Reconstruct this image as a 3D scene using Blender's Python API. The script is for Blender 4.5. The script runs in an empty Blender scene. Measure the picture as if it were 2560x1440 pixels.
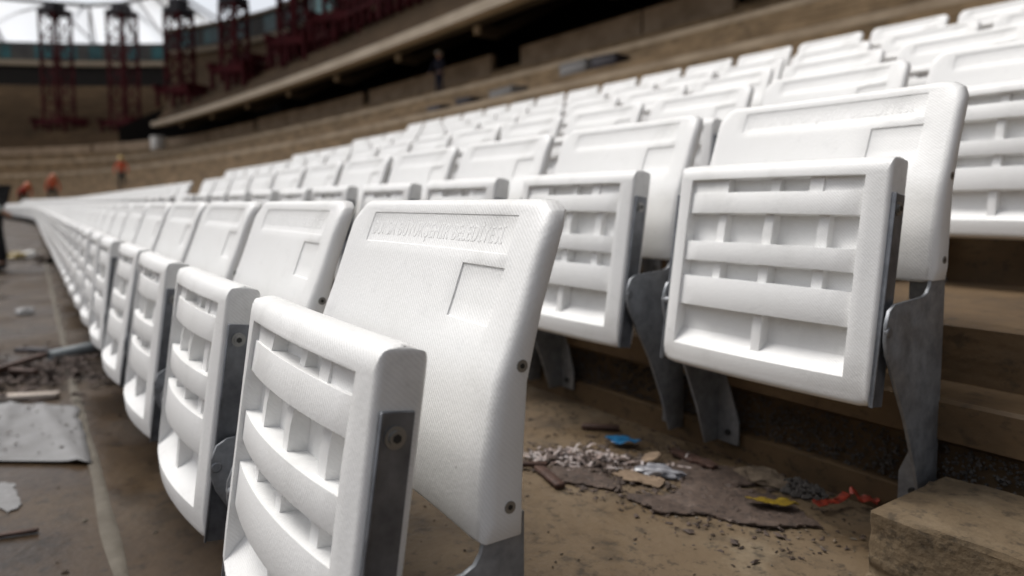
import bpy, bmesh, math, random
from mathutils import Vector, Matrix, noise
R = math.radians
random.seed(7)
S = bpy.context.scene
COL = S.collection

# ------------------------------------------------------------------ camera, sky, sun, exposure
cam_d = bpy.data.cameras.new('camera')
cam = bpy.data.objects.new('camera', cam_d)
COL.objects.link(cam)
S.camera = cam
_th, _p = R(34.5), R(4.2)
_f = Vector((-math.cos(_th) * math.cos(_p), math.sin(_th) * math.cos(_p), -math.sin(_p)))
_r = Vector((math.sin(_th), math.cos(_th), 0))
_u = _r.cross(_f)
cam.matrix_world = Matrix(((_r.x, _u.x, -_f.x, 0), (_r.y, _u.y, -_f.y, 0), (_r.z, _u.z, -_f.z, 0), (0, 0, 0, 1)))
cam_d.sensor_width = 36
cam_d.lens = 25.0
cam_d.shift_y = -80 / 2560
cam_d.clip_start = 0.02
cam_d.clip_end = 2000
cam_d.dof.use_dof = True
cam_d.dof.focus_distance = 0.86
cam_d.dof.aperture_fstop = 2.9

SUN_EL, SUN_AZ = 60, 208          # degrees; azimuth of the place the sun stands, from +X towards +Y
W = bpy.data.worlds.new('World')
S.world = W
W.use_nodes = True
wn = W.node_tree
sky = wn.nodes.new('ShaderNodeTexSky')
sky.sky_type = 'NISHITA'
sky.sun_disc = False
sky.sun_elevation = R(SUN_EL)
sky.sun_rotation = R(90 - SUN_AZ)
sky.air_density = 1.0
sky.dust_density = 4.0
hs = wn.nodes.new('ShaderNodeHueSaturation')
hs.inputs['Saturation'].default_value = 0.32
wn.links.new(sky.outputs[0], hs.inputs['Color'])
bg = wn.nodes['Background']
bg.inputs['Strength'].default_value = 0.12
wn.links.new(hs.outputs[0], bg.inputs[0])
sd = bpy.data.lights.new('sun', 'SUN')
sd.energy = 1.5
sd.angle = R(30)
sd.color = (1, 0.98, 0.945)
sun = bpy.data.objects.new('sun', sd)
COL.objects.link(sun)
_d = Vector((math.cos(R(SUN_EL)) * math.cos(R(SUN_AZ)), math.cos(R(SUN_EL)) * math.sin(R(SUN_AZ)), math.sin(R(SUN_EL))))
sun.rotation_euler = _d.to_track_quat('Z', 'Y').to_euler()
S.view_settings.view_transform = 'Standard'
S.view_settings.look = 'None'
S.view_settings.exposure = 0.42
S.view_settings.gamma = 1
S.view_settings.use_curve_mapping = False


# ------------------------------------------------------------------ materials
def mat(name, col, rough=0.6, metal=0.0, spec=0.5, var=None, scale=8.0, detail=6.0, bump=0.0, bscale=40.0, bdist=0.01, spots=None, stretch=None):
    m = bpy.data.materials.new(name)
    m.use_nodes = True
    nt = m.node_tree
    b = nt.nodes['Principled BSDF']
    b.inputs['Base Color'].default_value = (*col, 1)
    b.inputs['Roughness'].default_value = rough
    b.inputs['Metallic'].default_value = metal
    b.inputs['Specular IOR Level'].default_value = spec
    tc = nt.nodes.new('ShaderNodeTexCoord')
    src = tc.outputs['Object']
    if stretch:
        mp = nt.nodes.new('ShaderNodeMapping')
        mp.inputs['Scale'].default_value = stretch
        nt.links.new(src, mp.inputs[0])
        src = mp.outputs[0]
    if var:
        n = nt.nodes.new('ShaderNodeTexNoise')
        n.inputs['Scale'].default_value = scale
        n.inputs['Detail'].default_value = detail
        n.inputs['Roughness'].default_value = 0.65
        nt.links.new(src, n.inputs[0])
        cr = nt.nodes.new('ShaderNodeValToRGB')
        els = cr.color_ramp.elements
        while len(els) < len(var):
            els.new(0.5)
        for e, (p, c) in zip(els, var):
            e.position = p
            e.color = (*c, 1)
        nt.links.new(n.outputs[0], cr.inputs[0])
        out = cr.outputs[0]
        for (sc, lo, hi, dark) in (spots or []):
            ns = nt.nodes.new('ShaderNodeTexNoise')
            ns.inputs['Scale'].default_value = sc
            ns.inputs['Detail'].default_value = 5
            ns.inputs['Roughness'].default_value = 0.7
            nt.links.new(src, ns.inputs[0])
            rr = nt.nodes.new('ShaderNodeMapRange')
            rr.inputs[1].default_value, rr.inputs[2].default_value = lo, hi
            rr.inputs[3].default_value, rr.inputs[4].default_value = dark, 1.0
            nt.links.new(ns.outputs[0], rr.inputs[0])
            mx = nt.nodes.new('ShaderNodeMix')
            mx.data_type = 'RGBA'
            mx.blend_type = 'MULTIPLY'
            mx.inputs[0].default_value = 1
            nt.links.new(out, mx.inputs[6])
            nt.links.new(rr.outputs[0], mx.inputs[7])
            out = mx.outputs[2]
        nt.links.new(out, b.inputs['Base Color'])
    if bump:
        n2 = nt.nodes.new('ShaderNodeTexNoise')
        n2.inputs['Scale'].default_value = bscale
        n2.inputs['Detail'].default_value = 8
        nt.links.new(src, n2.inputs[0])
        bp = nt.nodes.new('ShaderNodeBump')
        bp.inputs['Strength'].default_value = bump
        bp.inputs['Distance'].default_value = bdist
        nt.links.new(n2.outputs[0], bp.inputs['Height'])
        nt.links.new(bp.outputs[0], b.inputs['Normal'])
    return m


def plastic():
    m = mat('white_plastic', (0.8, 0.8, 0.785), rough=0.42, spec=0.4,
            var=[(0.30, (0.762, 0.757, 0.735)), (0.55, (0.812, 0.808, 0.793))], scale=5, spots=[(75, .255, .285, .35), (5, .30, .46, .91), (17, .32, .42, .93)])
    nt = m.node_tree
    b = nt.nodes['Principled BSDF']
    tc = nt.nodes.new('ShaderNodeTexCoord')
    wv = nt.nodes.new('ShaderNodeTexWave')
    wv.wave_type = 'BANDS'
    wv.bands_direction = 'DIAGONAL'
    wv.inputs['Scale'].default_value = 105
    wv.inputs['Distortion'].default_value = 2.2
    wv.inputs['Detail'].default_value = 2
    wv.inputs['Detail Scale'].default_value = 0.6
    nt.links.new(tc.outputs['Object'], wv.inputs[0])
    n = nt.nodes.new('ShaderNodeTexNoise')
    n.inputs['Scale'].default_value = 210
    n.inputs['Detail'].default_value = 4
    nt.links.new(tc.outputs['Object'], n.inputs[0])
    ad = nt.nodes.new('ShaderNodeMath')
    ad.operation = 'MULTIPLY_ADD'
    nt.links.new(n.outputs[0], ad.inputs[0])
    ad.inputs[1].default_value = 2.4
    nt.links.new(wv.outputs['Fac'], ad.inputs[2])
    bp = nt.nodes.new('ShaderNodeBump')
    bp.inputs['Strength'].default_value = 0.34
    bp.inputs['Distance'].default_value = 0.0005
    nt.links.new(ad.outputs[0], bp.inputs['Height'])
    nt.links.new(bp.outputs[0], b.inputs['Normal'])
    return m


M = {}
M['plastic'] = plastic()
M['steel'] = mat('galvanised_steel', (0.3, 0.31, 0.32), rough=0.42, metal=0.55, var=[(0.3, (0.20, 0.208, 0.22)), (0.7, (0.33, 0.342, 0.36))], scale=38, detail=3, bump=0.05, bscale=30)
M['strip'] = mat('hinge_steel', (0.162, 0.1688, 0.1823), rough=0.42, metal=0.55, var=[(0.3, (0.1148, 0.1215, 0.135)), (0.7, (0.216, 0.2255, 0.243))], scale=30, detail=3, bump=0.05, bscale=30)
M['screw'] = mat('zinc_screw', (0.3, 0.3, 0.29), rough=0.35, metal=0.7)
M['bolt'] = mat('black_bolt', (0.03, 0.03, 0.03), rough=0.5, metal=0.3)
M['tread'] = mat('stained_concrete', (0.1294, 0.08934, 0.05295), rough=0.8, var=[(0.28, (0.06729, 0.04327, 0.02281)), (0.45, (0.1217, 0.08234, 0.04479)), (0.6, (0.1345, 0.09408, 0.05295)), (0.72, (0.207, 0.1622, 0.1059))], scale=3.6, detail=9, bump=0.35, bscale=55, bdist=0.006, spots=[(38, .36, .46, .45), (9, .34, .5, .6)])
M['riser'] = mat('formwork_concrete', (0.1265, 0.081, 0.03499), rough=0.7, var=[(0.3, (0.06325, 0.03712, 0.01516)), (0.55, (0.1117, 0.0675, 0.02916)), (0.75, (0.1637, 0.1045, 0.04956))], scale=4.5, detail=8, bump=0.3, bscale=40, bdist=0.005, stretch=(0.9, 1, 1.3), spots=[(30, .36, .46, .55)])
M['step'] = mat('rough_concrete', (0.1537, 0.1137, 0.06324), rough=0.88, var=[(0.3, (0.08071, 0.05261, 0.0253)), (0.5, (0.1307, 0.0924, 0.05185)), (0.75, (0.1922, 0.1456, 0.09167))], scale=7, detail=9, bump=0.5, bscale=70, bdist=0.008, spots=[(45, .36, .46, .5), (12, .33, .5, .65)])
M['floor'] = mat('walkway_concrete', (0.06978, 0.04354, 0.02203), rough=0.7, spec=0.3, var=[(0.3, (0.02617, 0.01548, 0.00734)), (0.5, (0.05117, 0.03096, 0.01542)), (0.72, (0.08141, 0.05418, 0.03011))], scale=2.6, detail=9, bump=0.3, bscale=45, bdist=0.005, spots=[(30, .36, .46, .5), (7, .36, .5, .6)])
M['mortar'] = mat('pale_mortar', (0.1302, 0.1128, 0.0868), rough=0.9, var=[(0.3, (0.07812, 0.0651, 0.04774)), (0.7, (0.1389, 0.1215, 0.09548))], scale=12, bump=0.3)
M['terrace'] = mat('bare_terrace', (0.2441, 0.1682, 0.0873), rough=0.85, var=[(0.32, (0.1221, 0.079, 0.03741)), (0.5, (0.2033, 0.1375, 0.07108)), (0.7, (0.3092, 0.2165, 0.1222))], scale=0.9, detail=9, bump=0.2, bscale=8, bdist=0.02, spots=[(2.5, .34, .5, .65)])
M['terrace_pale'] = mat('pale_terrace', (0.3213, 0.255, 0.1801), rough=0.85, var=[(0.32, (0.2249, 0.1683, 0.109)), (0.6, (0.3641, 0.2907, 0.2038))], scale=0.9, detail=9)
M['parapet'] = mat('parapet_concrete', (0.3318, 0.2537, 0.1777), rough=0.85, var=[(0.32, (0.2111, 0.1522, 0.0957)), (0.6, (0.3619, 0.2755, 0.1914))], scale=1.4, detail=8)
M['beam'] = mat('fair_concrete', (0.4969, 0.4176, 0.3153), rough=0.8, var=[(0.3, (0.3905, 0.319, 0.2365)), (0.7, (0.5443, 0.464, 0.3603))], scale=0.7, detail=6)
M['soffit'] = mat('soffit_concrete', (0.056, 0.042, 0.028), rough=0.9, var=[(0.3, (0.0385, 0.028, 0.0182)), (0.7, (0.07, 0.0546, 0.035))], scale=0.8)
M['dark'] = mat('unlit_concourse', (0.02, 0.018, 0.017), rough=0.95, spec=0.1)  # near-black base colour carries the lack of light inside
M['upper'] = mat('upper_terrace', (0.1276, 0.0819, 0.0421), rough=0.9, var=[(0.3, (0.06804, 0.04253, 0.02105)), (0.7, (0.1531, 0.09765, 0.05052))], scale=0.35, detail=8)
M['red'] = mat('maroon_steel', (0.06916, 0.009302, 0.01296), rough=0.8, spec=0.15, var=[(0.35, (0.04474, 0.006197, 0.008643)), (0.65, (0.08949, 0.0124, 0.01584))], scale=1.2)
M['head'] = mat('dark_jack_steel', (0.02, 0.015, 0.02), rough=0.6)
M['ring'] = mat('grey_ring_steel', (0.12, 0.13, 0.135), rough=0.5)
M['cable'] = mat('pale_cable', (0.42, 0.42, 0.43), rough=0.5)
M['cladding'] = mat('dark_cladding', (0.035, 0.035, 0.0336), rough=0.7, var=[(0.3, (0.021, 0.021, 0.021)), (0.7, (0.049, 0.0455, 0.042))], scale=0.5)
M['ledge'] = mat('ledge_concrete', (0.252, 0.204, 0.145), rough=0.8)
M['glass'] = mat('lit_teal_glass', (0.1, 0.4, 0.4), rough=0.3, spec=0.3, var=[(0.35, (0.05, 0.24, 0.25)), (0.65, (0.17, 0.55, 0.55))], scale=0.4)  # brighter copy of the glass: the lit look is in the base colour
M['glassd'] = mat('dark_teal_glass', (0.012, 0.065, 0.075), rough=0.3, spec=0.3, var=[(0.35, (0.008, 0.035, 0.042)), (0.65, (0.02, 0.10, 0.11))], scale=0.5)
M['ground'] = mat('bare_ground', (0.14, 0.115, 0.085), rough=0.95, var=[(0.3, (0.09, 0.07, 0.05)), (0.7, (0.17, 0.14, 0.105))], scale=0.15, detail=10)
M['roof'] = mat('shade_roof', (0.5, 0.5, 0.5), rough=0.7)
M['orange'] = mat('orange_vest', (0.62, 0.09, 0.025), rough=0.7)
M['redvest'] = mat('red_vest', (0.45, 0.05, 0.03), rough=0.7)
M['navy'] = mat('navy_cloth', (0.012, 0.013, 0.03), rough=0.85)
M['grey_cloth'] = mat('grey_trousers', (0.045, 0.05, 0.052), rough=0.85)
M['black_cloth'] = mat('black_trousers', (0.012, 0.012, 0.013), rough=0.85)
M['pale_cloth'] = mat('pale_shirt', (0.45, 0.5, 0.48), rough=0.85)
M['skin'] = mat('skin', (0.42, 0.24, 0.16), rough=0.55)
M['hat_white'] = mat('white_helmet', (0.75, 0.75, 0.73), rough=0.35)
M['hat_yellow'] = mat('yellow_helmet', (0.5, 0.33, 0.05), rough=0.4)
M['hat_orange'] = mat('orange_helmet', (0.6, 0.14, 0.04), rough=0.4)
M['bag'] = mat('white_sack', (0.7, 0.69, 0.66), rough=0.8)
M['crate'] = mat('grey_crate', (0.16, 0.155, 0.15), rough=0.7)
M['paperbits'] = mat('paper_shreds', (0.3612, 0.3034, 0.2746), rough=0.8, var=[(0.35, (0.2312, 0.159, 0.13)), (0.5, (0.3757, 0.3179, 0.2962)), (0.7, (0.448, 0.419, 0.4118))], scale=30)
M['bluefilm'] = mat('blue_film', (0.0096, 0.1088, 0.2432), rough=0.35, var=[(0.4, (0.0064, 0.0768, 0.192)), (0.65, (0.0256, 0.1664, 0.32))], scale=40)
M['clear'] = mat('clear_plastic', (0.2352, 0.2352, 0.252), rough=0.15, spec=0.8)
M['disc'] = mat('tan_lid', (0.2, 0.14, 0.09), rough=0.8, var=[(0.35, (0.13, 0.088, 0.055)), (0.65, (0.24, 0.17, 0.11))], scale=45)
M['board'] = mat('wet_cardboard', (0.07825, 0.05148, 0.03734), rough=0.75, var=[(0.3, (0.04118, 0.02614, 0.01867)), (0.55, (0.07825, 0.05227, 0.03884)), (0.75, (0.1318, 0.09504, 0.07467))], scale=22, detail=8, bump=0.5, bscale=60, bdist=0.004, spots=[(90, .38, .5, .5)])
M['wood'] = mat('dark_wood', (0.055, 0.025, 0.015), rough=0.7, var=[(0.3, (0.03, 0.014, 0.009)), (0.7, (0.085, 0.04, 0.026))], scale=40)
M['yellow'] = mat('yellow_film', (0.25, 0.17, 0.02), rough=0.35, var=[(0.35, (0.12, 0.08, 0.015)), (0.6, (0.28, 0.19, 0.02))], scale=50)
M['redfilm'] = mat('red_ribbon', (0.3, 0.04, 0.018), rough=0.5, var=[(0.35, (0.14, 0.022, 0.014)), (0.6, (0.36, 0.045, 0.02))], scale=60)
M['gravel'] = mat('dark_gravel', (0.09, 0.085, 0.085), rough=0.85, var=[(0.3, (0.055, 0.047, 0.04)), (0.6, (0.085, 0.077, 0.07)), (0.8, (0.16, 0.155, 0.15))], scale=60)
M['rag'] = mat('brown_rag', (0.10, 0.075, 0.05), rough=0.9, var=[(0.3, (0.06, 0.042, 0.026)), (0.7, (0.19, 0.145, 0.10))], scale=40)
M['dirt'] = mat('dirt', (0.045, 0.03, 0.02), rough=0.95)
M['tarp'] = mat('pale_tarp', (0.1873, 0.1873, 0.1873), rough=0.55, var=[(0.3, (0.13, 0.1249, 0.1222)), (0.6, (0.1977, 0.1951, 0.1951))], scale=9)
M['pipe'] = mat('grey_pvc', (0.3, 0.33, 0.34), rough=0.4)
M['plank'] = mat('pale_plank', (0.42, 0.36, 0.31), rough=0.8)
M['rubble'] = mat('brown_rubble', (0.07, 0.05, 0.042), rough=0.9, var=[(0.3, (0.035, 0.024, 0.019)), (0.7, (0.10, 0.072, 0.06))], scale=14)


def vary_roughness(m, scale, lo, hi):
    """damp patches: smooth where a large noise is low, dry elsewhere"""
    nt = m.node_tree
    tc = nt.nodes.new('ShaderNodeTexCoord')
    n = nt.nodes.new('ShaderNodeTexNoise')
    n.inputs['Scale'].default_value = scale
    n.inputs['Detail'].default_value = 6
    nt.links.new(tc.outputs['Object'], n.inputs[0])
    r = nt.nodes.new('ShaderNodeMapRange')
    r.inputs[1].default_value, r.inputs[2].default_value = .4, .6
    r.inputs[3].default_value, r.inputs[4].default_value = lo, hi
    nt.links.new(n.outputs[0], r.inputs[0])
    nt.links.new(r.outputs[0], nt.nodes['Principled BSDF'].inputs['Roughness'])


vary_roughness(M['floor'], 1.7, .28, .75)
vary_roughness(M['tread'], 2.6, .32, .8)
vary_roughness(M['steel'], 14, .36, .58)


# ------------------------------------------------------------------ helpers
def tag(o, label=None, cat=None, group=None, kind=None):
    for k, v in (('label', label), ('category', cat), ('group', group), ('kind', kind)):
        if v:
            o[k] = v
    return o


def mesh(name, verts, faces, m, smooth=None):
    me = bpy.data.meshes.new(name)
    me.from_pydata([tuple(v) for v in verts], [], faces)
    me.validate()
    me.update()
    if m:
        me.materials.append(m)
    if smooth is not None:
        me.shade_smooth()
        me.set_sharp_from_angle(angle=R(smooth))
    return me


def obj(name, me, parent=None, loc=None, kind=None):
    o = bpy.data.objects.new(name, me)
    COL.objects.link(o)
    if parent:
        o.parent = parent
    if loc:
        o.location = loc
    if kind:
        o['kind'] = kind
    return o


def empty(name, loc, rz=0.0):
    o = bpy.data.objects.new(name, None)
    o.empty_display_size = 0.1
    COL.objects.link(o)
    o.location = loc
    o.rotation_euler = (0, 0, rz)
    return o


class MB:
    """collects simple solids into one mesh"""
    def __init__(self):
        self.v, self.f = [], []

    def add(self, vs, fs):
        n = len(self.v)
        self.v += [tuple(x) for x in vs]
        self.f += [tuple(i + n for i in f) for f in fs]
        return self

    def box(self, c, s, rot=None):
        vs = []
        for dx in (-.5, .5):
            for dy in (-.5, .5):
                for dz in (-.5, .5):
                    p = Vector((dx * s[0], dy * s[1], dz * s[2]))
                    if rot:
                        p = rot @ p
                    vs.append(p + Vector(c))
        return self.add(vs, [(0, 1, 3, 2), (4, 6, 7, 5), (0, 4, 5, 1), (2, 3, 7, 6), (0, 2, 6, 4), (1, 5, 7, 3)])

    def bar(self, a, b, r, n=4, r2=None):
        a, b = Vector(a), Vector(b)
        d = (b - a)
        q = d.to_track_quat('Z', 'Y')
        r2 = r if r2 is None else r2
        vs = []
        for p, rr in ((a, r), (b, r2)):
            for i in range(n):
                t = 2 * math.pi * (i + .5) / n
                vs.append(p + q @ Vector((rr * math.cos(t), rr * math.sin(t), 0)))
        fs = [(i, (i + 1) % n, n + (i + 1) % n, n + i) for i in range(n)]
        fs += [tuple(range(n - 1, -1, -1)), tuple(range(n, 2 * n))]
        return self.add(vs, fs)

    def path(self, pts, r, n=6):
        pts = [Vector(p) for p in pts]
        vs, fs = [], []
        for k, p in enumerate(pts):
            d = pts[min(k + 1, len(pts) - 1)] - pts[max(k - 1, 0)]
            q = d.to_track_quat('Z', 'Y')
            for i in range(n):
                t = 2 * math.pi * i / n
                vs.append(p + q @ Vector((r * math.cos(t), r * math.sin(t), 0)))
        for k in range(len(pts) - 1):
            for i in range(n):
                fs.append((k * n + i, k * n + (i + 1) % n, (k + 1) * n + (i + 1) % n, (k + 1) * n + i))
        fs += [tuple(range(n - 1, -1, -1)), tuple(range((len(pts) - 1) * n, len(pts) * n))]
        return self.add(vs, fs)

    def me(self, name, m, smooth=None):
        return mesh(name, self.v, self.f, m, smooth)

    def build(self, name, m, parent=None, smooth=None, kind=None, loc=None):
        return obj(name, self.me(name, m, smooth), parent, loc, kind)


def bevelled(me, width, segs=2, angle=35, smooth=50):
    """bevel the sharp edges of a finished mesh once, so copies can share it"""
    bm = bmesh.new()
    bm.from_mesh(me)
    bmesh.ops.remove_doubles(bm, verts=bm.verts, dist=1e-6)
    bmesh.ops.recalc_face_normals(bm, faces=bm.faces)
    es = [e for e in bm.edges if len(e.link_faces) == 2 and e.calc_face_angle(0) > R(angle)]
    bmesh.ops.bevel(bm, geom=es, offset=width, offset_type='OFFSET', segments=segs, profile=0.5, affect='EDGES', clamp_overlap=True)
    bm.to_mesh(me)
    bm.free()
    me.shade_smooth()
    me.set_sharp_from_angle(angle=R(smooth))
    return me


def lerp(x, xs, ys):
    if x <= xs[0]:
        return ys[0]
    for i in range(len(xs) - 1):
        if x <= xs[i + 1]:
            t = (x - xs[i]) / (xs[i + 1] - xs[i])
            return ys[i] + t * (ys[i + 1] - ys[i])
    return ys[-1]


# ------------------------------------------------------------------ the bowl: t = metres along the rows, L = metres up the stand
def off(t, L=13):
    """how far the line at L has bent towards the pitch; the seat rows stay straight for longer than the upper works"""
    up = max(0, t - 11) ** 2 / 800 + max(0, t - 62) ** 2 / 96
    low = max(0, t - 25) ** 2 / 230 - .006 * min(max(0, t - 3), 40)
    w = min(1, max(0, (L - 5) / 8))
    return low * (1 - w) + up * w


def doff(t, L=13):
    return (off(t + .1, L) - off(t - .1, L)) / .2


def at(t, L, z):
    return Vector((-t, L - off(t, L), z))


def loft(name, prof, ts, m, parent=None, kind='structure', closed=False, smooth=None, tend=None):
    vs, fs = [], []
    n = len(prof)
    for k, t in enumerate(ts):
        for L, z in prof:
            tt = min(t, tend(L)) if tend else t
            vs.append(at(tt, L, z))
    for k in range(len(ts) - 1):
        for i in range(n if closed else n - 1):
            j = (i + 1) % n
            fs.append((k * n + i, k * n + j, (k + 1) * n + j, (k + 1) * n + i))
    if closed:
        fs += [tuple(range(n - 1, -1, -1)), tuple(range((len(ts) - 1) * n, len(ts) * n))]
    return obj(name, mesh(name, vs, fs, m, smooth), parent, None, kind)


TS = [-70, -50, -35, -24, -16, -9, -5, -3, -1.5, 0, 1.5, 3, 4.5, 6, 8, 10, 13, 16, 20, 24, 28, 32, 36, 40, 45, 50, 55, 60, 64, 68, 72, 76, 80, 84, 88, 92, 97, 103, 110]
ROW_L = [0.447, 1.29, 2.20, 3.08, 3.96, 4.84]
ROW_H = [0.004, 0.203, 0.43, 0.665, 0.9125, 1.186]
RIS = [L - 0.047 for L in ROW_L]
TRZ = [h - 0.75 for h in ROW_H]
_L, _z, _i = RIS[-1], TRZ[-1], 0.29
while _L < 15:
    _L += 0.88
    _z += _i
    _i += 0.012
    RIS.append(_L)
    TRZ.append(_z)
PAR_L, PAR_Z = RIS[-1], TRZ[-1]

g = obj('ground', mesh('ground', [(-700, -700, -1.6), (700, -700, -1.6), (700, 700, -1.6), (-700, 700, -1.6)], [(0, 1, 2, 3)], M['ground']), kind='structure')
loft('walkway', [(-4.2, -1.6), (-4.2, TRZ[0]), (RIS[0], TRZ[0]), (RIS[0], TRZ[1])], TS, M['floor'])
# the second step: a recessed rough joint runs under its edge slab
loft('terrace_step', [(RIS[0], TRZ[1]), (RIS[1], TRZ[1])], TS, M['tread'])
loft('terrace_riser', [(RIS[1], TRZ[1]), (RIS[1], -0.492), (RIS[1] + .03, -0.487), (RIS[1] + .03, -0.405), (RIS[1] - .010, -0.388), (RIS[1] - .010, TRZ[2] - .006), (RIS[1] - .004, TRZ[2])], TS, M['riser'])
loft('terrace_step', [(RIS[1] - .004, TRZ[2]), (RIS[2], TRZ[2])], TS, M['riser'])  # darker riser colour on this tread puts its shade into the material
loft('terrace_riser', [(RIS[2], TRZ[2]), (RIS[2], TRZ[3])], TS, M['riser'])
for n in range(3, len(RIS)):
    top = TRZ[n + 1] if n + 1 < len(RIS) else TRZ[n] + 0.4
    loft('terrace_step', [(RIS[n - 1], TRZ[n]), (RIS[n] - .01, TRZ[n]), (RIS[n], TRZ[n] + .01), (RIS[n], top - .012), (RIS[n] + .012, top)], TS, M['terrace_pale'] if n in (11, 15) else M['terrace'])
# mortar bead where the walkway slab meets the strip under the front row
vs, fs = [], []
k = 0
t = 0.3
while t < 14:
    w = 0.016 + 0.012 * noise.noise((t * 3, 0, 0))
    c = 0.127 + 0.006 * noise.noise((t * 2, 5, 0)) + 0.004 * t
    for dy, dz in ((-w, 0.001), (-w * .5, 0.006), (w * .5, 0.006), (w, 0.001)):
        vs.append(at(t, c + dy, TRZ[0] + dz))
    if k:
        for i in range(3):
            fs.append((4 * k - 4 + i, 4 * k - 3 + i, 4 * k + 1 + i, 4 * k + i))
    k += 1
    t += 0.08
obj('mortar_joint', mesh('mortar_joint', vs, fs, M['mortar'], 40), kind='structure')


def rough_block(name, x0, x1, y0, y1, z0, z1, m, chip=0.012, seed=0):
    bm = bmesh.new()
    bmesh.ops.create_cube(bm, size=1)
    bmesh.ops.subdivide_edges(bm, edges=bm.edges, cuts=22, use_grid_fill=True)
    sx, sy, sz = x1 - x0, y1 - y0, z1 - z0
    for v in bm.verts:
        p = v.co.copy()
        v.co = Vector((x0 + (p.x + .5) * sx, y0 + (p.y + .5) * sy, z0 + (p.z + .5) * sz))
        dx, dy, dz = (.5 - abs(p.x)) * sx, (.5 - abs(p.y)) * sy, (.5 - p.z) * sz
        near = sum(1 for q in (dx, dy, dz) if q < 1e-4)
        nn = noise.noise(v.co * 28 + Vector((seed, 0, 0))) * .5 + noise.noise(v.co * 75) * .5
        if near >= 2 and p.z > -.4:
            a = chip * (0.55 + nn)
            v.co.x -= math.copysign(a, p.x) if dx < 1e-4 else 0
            v.co.y -= math.copysign(a, p.y) if dy < 1e-4 else 0
            v.co.z -= a if dz < 1e-4 else 0
        else:
            v.co += Vector((nn, nn, nn)) * 0.0025
    me = bpy.data.meshes.new(name)
    bm.to_mesh(me)
    bm.free()
    me.materials.append(m)
    me.shade_smooth()
    me.set_sharp_from_angle(angle=R(40))
    return obj(name, me, kind='structure')


rough_block('aisle_step', -0.530, 0.75, 0.985, RIS[1] - .014, TRZ[1] - .002, -0.438, M['step'], seed=3)
rough_block('aisle_step', -1.05, 0.75, 1.37, RIS[2] - .003, TRZ[2] - .002, -0.215, M['riser'], seed=9)  # half-step takes the dark riser colour too, as painted shade
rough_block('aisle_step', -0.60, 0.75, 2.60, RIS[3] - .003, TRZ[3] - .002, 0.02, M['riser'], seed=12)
# stones of the rough joint in the second riser
mb = MB()
for i in range(5200):
    x = random.uniform(-2.4, 0.6)
    z = random.uniform(-.489, -.405)
    y = RIS[1] + .021 + random.uniform(-.005, .005)
    r = random.uniform(.0018, .0048)
    q = Matrix.Rotation(random.random() * 6, 3, Vector((random.random(), random.random(), random.random() + .1)).normalized())
    c = Vector((x, y, z))
    pts = [c + q @ Vector(d) * r * random.uniform(.7, 1.2) for d in ((1, 0, 0), (-1, 0, 0), (0, 1, 0), (0, -1, 0), (0, 0, 1), (0, 0, -1))]
    mb.add(pts, [(0, 2, 4), (2, 1, 4), (1, 3, 4), (3, 0, 4), (2, 0, 5), (1, 2, 5), (3, 1, 5), (0, 3, 5)])
tag(mb.build('gravel', M['gravel']), 'rough strip of exposed dark gravel along the riser under the second row', 'gravel', kind='stuff')

# ------------------------------------------------------------------ parapet wall, dark concourse, cantilever slab
TSF = [t for t in TS if t <= 64] + [66]
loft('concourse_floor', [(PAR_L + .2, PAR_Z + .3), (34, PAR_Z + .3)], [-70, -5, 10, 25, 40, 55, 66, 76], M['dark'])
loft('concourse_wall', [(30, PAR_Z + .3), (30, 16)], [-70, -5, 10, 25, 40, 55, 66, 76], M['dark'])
segs = [(-70, 10.8), (12.2, 15.4), (15.5, 21.5), (23.4, 27.2), (27.3, 34), (34.8, 43), (43.2, 50), (50.8, 60), (60.4, 70), (70.4, 80), (80.5, 92), (92.5, 108)]
wlab = ['right of the wide gap', 'short piece beside the wide gap', 'behind the worker in navy', 'beyond the worker in navy', 'fourth along from the right', 'fifth along from the right',
        'sixth along from the right', 'seventh along from the right', 'eighth along, under the end of the slab', 'ninth, past the end of the slab', 'tenth, on the far curve', 'last one at the far left']
for i, (a, b) in enumerate(segs):
    ts = [a + (b - a) * k / 6 for k in range(7)]
    hgt = 0.98 if i % 3 else 1.03
    z0 = PAR_Z + .25
    w = loft('parapet_wall', [(PAR_L - .06, z0), (PAR_L - .06, z0 + hgt - .25), (PAR_L + .14, z0 + hgt - .25), (PAR_L + .14, z0)], ts, M['parapet'], kind=None, closed=True)
    tag(w, 'brown concrete parapet wall at the dark opening, ' + wlab[i], 'wall', 'parapet walls along the dark opening')
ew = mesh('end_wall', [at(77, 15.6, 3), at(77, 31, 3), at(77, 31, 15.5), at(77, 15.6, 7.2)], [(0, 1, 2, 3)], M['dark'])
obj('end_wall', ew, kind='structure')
# columns inside the opening
tcol = [9.5, 16, 22.3, 28.4, 34.8, 41.2, 48, 55, 62]
BH = 6.38      # underside level of the slab edge
for i, t in enumerate(tcol):
    c = at(t, PAR_L + 3.2, 0)
    mb = MB().box((0, 0, (BH + .2 + PAR_Z) / 2 - PAR_Z), (.7, .7, BH + .6 - PAR_Z))
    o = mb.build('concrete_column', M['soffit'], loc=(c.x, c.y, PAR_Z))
    o.rotation_euler = (0, 0, math.atan(doff(t)))
    tag(o, 'dim concrete column inside the dark opening, number %s from the right' % ['one', 'two', 'three', 'four', 'five', 'six', 'seven', 'eight', 'nine'][i], 'column', 'columns in the dark opening')

slab = empty('cantilever_slab', at(20, 13, BH))
tag(slab, 'long pale concrete edge beam and soffit of the upper tier over the dark opening', 'upper tier slab')


def child_world(o, parent):
    o.parent = parent
    o.matrix_parent_inverse = Matrix.Translation(parent.location).inverted()
    return o


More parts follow.
